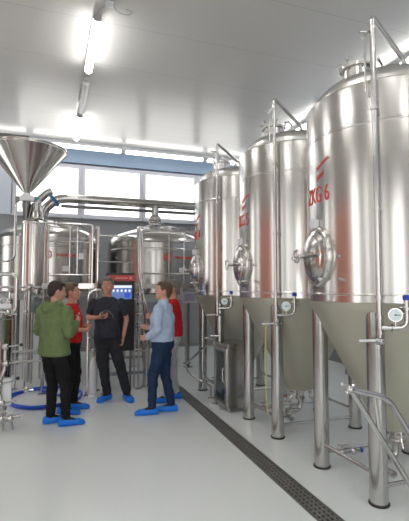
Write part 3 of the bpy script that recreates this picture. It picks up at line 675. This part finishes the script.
def person(name_label, loc, az, H, w=1., depth=1., arms=None, lean=(0,0), head_off=(0,0), head_yaw=0., head_pitch=0., feet=None, top=None, sleeve='short', hood=False, collar=False,
           trousers=None, hair=None, skin=SKIN, belly=0., hem=.93, topname='shirt', hair_len=0, legslim=1., lower_sleeve=None):
    k = H/1.78
    root = thing('person', name_label, 'person', (loc[0], loc[1], 0), -math.radians(az))
    S = lambda p: V(p)*k
    def finish(mb, nm, m, parent=root, vox=.008, it=4, disp=0, tex=None, **kw):
        for v in mb.bm.verts: v.co *= k
        return organic(mb.build(nm, m, parent, ang=180, **kw), vox, it, disp, tex)
    sh = .185*w
    arms = arms or {}
    J = {}
    for s in (1,-1):
        e, wr = arms[s][0], arms[s][1]; J[s] = (V((s*sh,-.01,1.415)), V(e), V(wr))
    feet = feet or {1: (.11,.0,5), -1: (-.11,.0,-5)}
    LJ = {}
    for s in (1,-1):
        fx, fy, fa = feet[s]; fx += lean[0]; fy += lean[1]; LJ[s] = (V((s*.088,0,.93)), V(((fx+s*.095)/2, fy*.5+.035, .50)), V((fx, fy-.02, .09)), math.radians(fa))
    hc = V((head_off[0],.025+head_off[1],1.565)); hq = Quaternion((0,0,1), -math.radians(head_yaw)) @ Quaternion((1,0,0), math.radians(head_pitch))
    hd = lambda p: hc+V((0,0,-.012))+hq@((V(p)-hc)*1.09)
    # --- body: one continuous figure
    b = MB()
    slab(b, [(0,0,.86,.10*w,.08),(0,-.005,.93,.158*w,.105*depth),(0,0,1.05,.142*w,.098*depth+belly*.5),(0,.005,1.15,.142*w,.10*depth+belly*.7),(0,.0,1.29,.162*w,.112*depth),(0,-.005,1.40,.165*w,.098),(0,-.01,1.47,.105*w,.065),(0,-.005,1.50,.06,.055)])
    for s in (1,-1):
        a, e, wr = J[s]; cap(b, a, e, .050, .038); cap(b, e, wr, .038, .026)
        hp, kn, an, fa = LJ[s]; cap(b, hp, kn, .080, .054); cap(b, kn, an, .053, .038)
        fd = V((math.sin(fa), math.cos(fa), 0)); cap(b, an+V((0,0,-.045))-fd*.03, an+fd*.16+V((0,0,-.055)), .036, .028)
        d_ = arms[s][2] if len(arms[s]) > 2 else (wr-e); n_ = arms[s][3] if len(arms[s]) > 3 else V((-s,.2,0))
        hand(b, wr+V(d_).normalized()*.012, d_, n_, arms[s][5] if len(arms[s]) > 5 else 1, arms[s][4] if len(arms[s]) > 4 else .5)
    cap(b, (0,-.012,1.46), hd((0,0,1.60)), .060, .054)
    for c, r in (((0,-.005,1.672),(.077,.094,.108)), ((0,.030,1.618),(.059,.066,.066)), ((0,.052,1.588),(.038,.042,.032)), ((0,.078,1.574),(.020,.018,.016)),
                 ((0,.062,1.700),(.056,.030,.022)), ((.038,.058,1.640),(.024,.026,.026)), ((-.038,.058,1.640),(.024,.026,.026)),
                 ((0,.091,1.606),(.024,.010,.007)), ((0,.090,1.595),(.021,.010,.007)),
                 ((.078,-.005,1.655),(.010,.020,.032)), ((-.078,-.005,1.655),(.010,.020,.032))):
        b.ell(hd(c), V(r)*1.09, hq)
    cap(b, hd((0,.088,1.682)), hd((0,.112,1.643)), .009, .013, 8); b.ell(hd((0,.100,1.638)), (.017,.012,.009), hq)
    body = finish(b, 'body', skin, vox=.0055, it=2)
    for s in (1,-1):
        o = MB().ell(hd((s*.030,.0815,1.674))*k, (.0115,.0085,.007), hq, 12, 8).build('eye', WHITE, body)
        MB().ell(hd((s*.030,.0885,1.674))*k, (.005,.003,.005), hq, 8, 6).build('iris', BLACK, o)
        e = MB(); e.tube([hd((s*.014,.0925,1.694))*k, hd((s*.030,.0915,1.699))*k, hd((s*.046,.082,1.694))*k], .0035, 6); e.build('eyebrow', hair, body)
    # --- hair
    b = MB(); tq = hq@Quaternion((1,0,0), -.22)
    b.ell(hd((0,-.020,1.700)), ((.083)*1.09, (.096)*1.09, (.090)*1.09), tq); b.ell(hd((0,-.045,1.665)), ((.076)*1.09, (.062)*1.09, (.085+hair_len)*1.09), hq); b.ell(hd((0,.035,1.757)), ((.060)*1.09, (.052)*1.09, (.032+hair_len)*1.09), hq)
    for s in (1,-1): b.ell(hd((s*.070,.012,1.690)), ((.012)*1.09, (.022)*1.09, (.030)*1.09), hq)
    finish(b, 'hair', hair, vox=.006, it=2, disp=.010, tex=crinkle)
    # --- top
    g = .014 if not hood else .030; b = MB()
    slab(b, [(0,0,hem-.02,.155*w+g,.112*depth+g+belly*.8),(0,0,hem,.160*w+g,.116*depth+g+belly),(0,0,1.05,.150*w+g,.112*depth+g+belly),(0,.005,1.16,.150*w+g,.112*depth+g+belly*.8),(0,.0,1.29,.170*w+g,.118*depth+g),(0,-.005,1.40,.152*w+g,.100+g),(0,-.01,1.465,.115*w+g,.072+g),(0,-.008,1.500,.062+g*.5,.058+g*.5)])
    for s in (1,-1):
        a, e, wr = J[s]; ga = g*.9+.006
        b.ell(a+V((-s*.018,0,-.016)), (.058+g*.3,.058+g*.3,.054+g*.3))
        if sleeve == 'short': m_ = a.lerp(e, .58); cap(b, a, m_, .048+ga, .045+ga)
        elif sleeve == 'three': cap(b, a, e, .052+ga, .042+ga); cap(b, e, e.lerp(wr,.35), .042+ga, .038+ga)
        else: cap(b, a, e, .052+ga, .042+ga); cap(b, e, e.lerp(wr,.93), .042+ga, .030+ga*.8)
    if hood:
        for q in range(15):
            a = PI*q/14; p = V((math.cos(a)*.105, -.02-math.sin(a)*.105, 1.505-math.sin(a)*.02+abs(math.cos(a))*.01)); b.ell(p, (.043,.043,.040+.012*math.sin(a)), u=10, v=8)
        b.ell((0,-.125,1.46),(.10,.06,.075))
    sh_ = finish(b, topname, top, vox=.010, it=3, disp=.034 if hood else .028)
    if hood:
        b = MB(); slab(b, [(0,0,hem-.035,.150*w+g,.110*depth+g),(0,0,hem+.01,.157*w+g,.116*depth+g)]); finish(b, 'waistband', top, sh_, vox=.010, it=2)
    if lower_sleeve:
        for s in (1,-1):
            a, e, wr = J[s]; b = MB(); cap(b, e.lerp(wr,.05), e.lerp(wr,.62), .044, .040); finish(b, 'undersleeve', lower_sleeve, sh_, vox=.008, it=3, label='dark sleeve end')
    if collar:
        b = MB(); N = 24
        out = [[V((rx*math.cos(2*PI*i/N), -.006+ry*math.sin(2*PI*i/N), z+.012*(-math.sin(2*PI*i/N))))*k for i in range(N)] for z, rx, ry in ((1.485,.076,.074),(1.530,.068,.066),(1.535,.071,.069),(1.488,.086,.082))]
        b.rings(out, closed=True); b.build('collar', top, sh_)
        for s in (1,-1):
            a, e, wr = J[s]; b = MB(); cap(b, e.lerp(wr,.88), e.lerp(wr,.98), .036, .036); finish(b, 'cuff', top, sh_, vox=.007, it=1)
    # --- trousers
    b = MB(); ls = legslim
    slab(b, [(0,0,.83,.13*w,.10*depth),(0,-.008,.90,.166*w,.122*depth),(0,-.004,1.0,.158*w,.116*depth+belly*.4),(0,0,1.035,.150*w,.108*depth+belly*.4)])
    for s in (1,-1):
        hp, kn, an, fa = LJ[s]; cap(b, hp+V((0,-.006,-.03)), kn, .098*ls, .072*ls); cap(b, kn, an+V((0,0,.02)), .070*ls, .056*ls)
        b.ell(hp+V((s*.01,-.045,-.02)), (.085,.085,.10))
    finish(b, 'trousers', trousers, vox=.010, it=3, disp=.028)
    if collar:
        b = MB(); slab(b, [(0,0,.985,.160*w,.118*depth),(0,0,1.02,.158*w,.116*depth)]); finish(b, 'belt', SHOE, vox=.008, it=1)
    # --- shoes and covers
    for s in (1,-1):
        hp, kn, an, fa = LJ[s]; fd = V((math.sin(fa), math.cos(fa), 0)); c0 = V((an.x, an.y, 0)); sd = V((fd.y,-fd.x,0))
        def sect(y, hw, z0, z1, n=16):
            r = []
            for q in range(n):
                a = 2*PI*q/n; r.append(c0+fd*y+sd*(hw*math.copysign(abs(math.cos(a))**.8, math.cos(a)))+V((0,0,(z0+z1)/2+(z1-z0)/2*math.copysign(abs(math.sin(a))**.8, math.sin(a)))))
            return r
        b = MB(); b.rings([sect(y,hw,.012,z1) for y,hw,z1 in ((-.065,.028,.07),(-.045,.038,.115),(.0,.042,.125),(.05,.044,.105),(.10,.048,.085),(.16,.045,.065),(.195,.025,.05))])
        finish(b, 'shoe', SHOE, vox=.008, it=2)
        b = MB(); b.rings([sect(y,hw,.0,z1) for y,hw,z1 in ((-.092,.030,.055),(-.078,.046,.092),(-.03,.055,.098),(.04,.057,.088),(.10,.062,.082),(.17,.060,.072),(.215,.045,.055),(.232,.022,.035))])
        o = finish(b, 'shoe_cover', COVER, vox=.008, it=2, disp=.006, tex=crinkle)
    return root

X_, Y_ = V((1,0,0)), V((0,1,0))
# green hoodie, seen from behind, looking right
person('man in a green hooded sweatshirt and black trousers, seen from behind', (.07,5.80), 48, 1.76, 1.14, 1.14, lean=(.04,.05),
    arms={1: ((.265,-.02,1.16),(.17,.20,1.25),(-.25,.6,.55),(-1,.3,.3),.8,-1), -1: ((-.27,-.01,1.16),(-.15,.22,1.16),(.6,.6,.3),(.4,0,-.9),.8,1)},
    head_yaw=28, head_pitch=-12, feet={1:(.13,.02,38), -1:(-.12,.0,30)}, top=GREEN, sleeve='long', hood=True, trousers=BLACKC, hair=HAIRD, hem=.895, topname='hooded_sweatshirt', legslim=1.05, lower_sleeve=DGREEN)
# red shirt behind him
person('young man in a red shirt with folded hands, standing behind the man in green', (.30,6.33), 106, 1.75, 1.12, 1.08,
    arms={1: ((.24,.0,1.16),(.10,.22,1.13),(-.8,.3,.2),(0,-1,.2),.6,1), -1: ((-.24,.02,1.15),(-.08,.24,1.17),(.9,.2,.0),(0,-1,.2),.6,-1)},
    head_yaw=-2, head_pitch=2, feet={1:(.12,-.04,8), -1:(-.13,.03,-4)}, top=REDC, sleeve='three', trousers=BLACKC, hair=HAIRL, skin=SKINR, hem=.98)
# dark T-shirt
person('grey-haired man in a charcoal T-shirt and dark jeans facing the camera', (.84,6.80), 196, 1.84, 1.10, 1.10, lean=(-.13,0),
    arms={1: ((.285,-.03,1.19),(.10,.20,1.21),(-.9,.25,.12),(-.2,-.6,.5),1.0,1), -1: ((-.275,-.05,1.17),(-.245,.03,.93),(0.1,.1,-1),(1,0,0),.5,1)},
    head_yaw=2, head_pitch=-5, feet={1:(.12,.02,22), -1:(-.17,.03,-24)}, top=NAVYT, sleeve='short', trousers=CHARJ, hair=HAIRG, skin=SKINR, belly=.03, legslim=1.13, hem=.92, topname='t_shirt')
# pale blue shirt
person('man in a pale blue long-sleeved shirt and navy jeans, side-on facing left', (1.47,5.86), -56, 1.77, 1.10, 1.24, head_off=(-.02,.075),
    arms={1: ((.25,.02,1.17),(.14,.24,1.12),(-.5,.8,.3),(-1,0,0),.8,1), -1: ((-.25,-.02,1.155),(-.20,.14,1.03),(.25,.9,-.1),(1,0,0),.9,-1)},
    head_yaw=-22, head_pitch=4, feet={-1:(-.12,.12,-25), 1:(.10,-.08,-18)}, top=SHIRTB, sleeve='long', collar=True, trousers=NAVYJ, hair=HAIRB, hem=.99, legslim=1.04)
# red shirt, light trousers, hidden behind
person('grey-haired man in a red shirt and light grey trousers, mostly hidden behind the blue shirt', (1.76,6.42), -68, 1.80, 1.08, 1.08,
    arms={1: ((.26,.0,1.17),(.12,.26,1.22),(-.3,.9,.3),(-1,0,0),.9,1), -1: ((-.26,.0,1.17),(-.15,.26,1.22),(.3,.9,.3),(1,0,0),.9,-1)},
    head_yaw=-8, head_pitch=0, feet={-1:(-.12,.08,-12), 1:(.12,-.03,-10)}, top=REDC, sleeve='short', trousers=GREYT, hair=HAIRG, skin=SKINR, hem=.97, belly=.02)

# tasting glasses in hands
GL = mat('glass_with_beer', (.75,.72,.62), .05); GL.node_tree.nodes['Principled BSDF'].inputs['Transmission Weight'].default_value = .9
def tglass(p, label):
    b = MB(); b.lathe([(0,0),(.020,.0),(.021,.004),(.026,.09),(.024,.09),(.019,.008),(0,.008)], n=20)
    tag(b.build('tasting_glass', GL, loc=p), label, 'glass')
def local(loc, az, k, p):
    a = -math.radians(az); return (loc[0]+k*(p[0]*math.cos(a)-p[1]*math.sin(a)), loc[1]+k*(p[0]*math.sin(a)+p[1]*math.cos(a)), p[2]*k)
tglass(local((.84,6.80),196,1.84/1.78,(.025,.255,1.20)), 'small clear glass held by the man in the charcoal T-shirt')
tglass(local((.07,5.80),48,1.76/1.78,(.105,.29,1.27)), 'small clear glass held up by the man in the green sweatshirt')

# ------------------------------------------------------------------ world, camera, view
W = bpy.data.worlds.new('world'); bpy.context.scene.world = W; W.use_nodes = True
bg = W.node_tree.nodes['Background']; bg.inputs[0].default_value = (1,.985,.96,1); bg.inputs[1].default_value = 1.1
def portal(loc, rot, sx, sy):
    l = bpy.data.lights.new('window_portal', 'AREA'); l.shape = 'RECTANGLE'; l.size = sx; l.size_y = sy; l.cycles.is_portal = True
    o = bpy.data.objects.new('window_portal', l); C.objects.link(o); o.location = loc; o.rotation_euler = rot
portal((2.27,Y1+.3,4.27), (-PI/2,0,0), 6.45, 1.43)
for a_, b__ in WLH: portal((X0-.3,(a_+b__)/2,2.65), (PI/2,0,-PI/2), b__-a_, 3.5)
portal((-2.6,Y0-.3,2.3), (PI/2,0,0), 2.8, 4.0); portal((2.1,Y0-.3,2.3), (PI/2,0,0), 3.0, 4.0)

cd = bpy.data.cameras.new('camera'); cam = bpy.data.objects.new('camera', cd); C.objects.link(cam)
cd.sensor_fit = 'HORIZONTAL'; cd.sensor_width = 36; cd.lens = 435/409*36
yaw, pit = math.atan(154.5/435), math.atan(26.5/435)
cam.location = (0,0,1.7); cam.rotation_euler = (PI/2+pit, 0, -yaw)
bpy.context.scene.camera = cam
vs_ = bpy.context.scene.view_settings
vs_.view_transform = 'Standard'; vs_.look = 'None'; vs_.gamma = 1; vs_.exposure = 1.58; vs_.use_curve_mapping = False
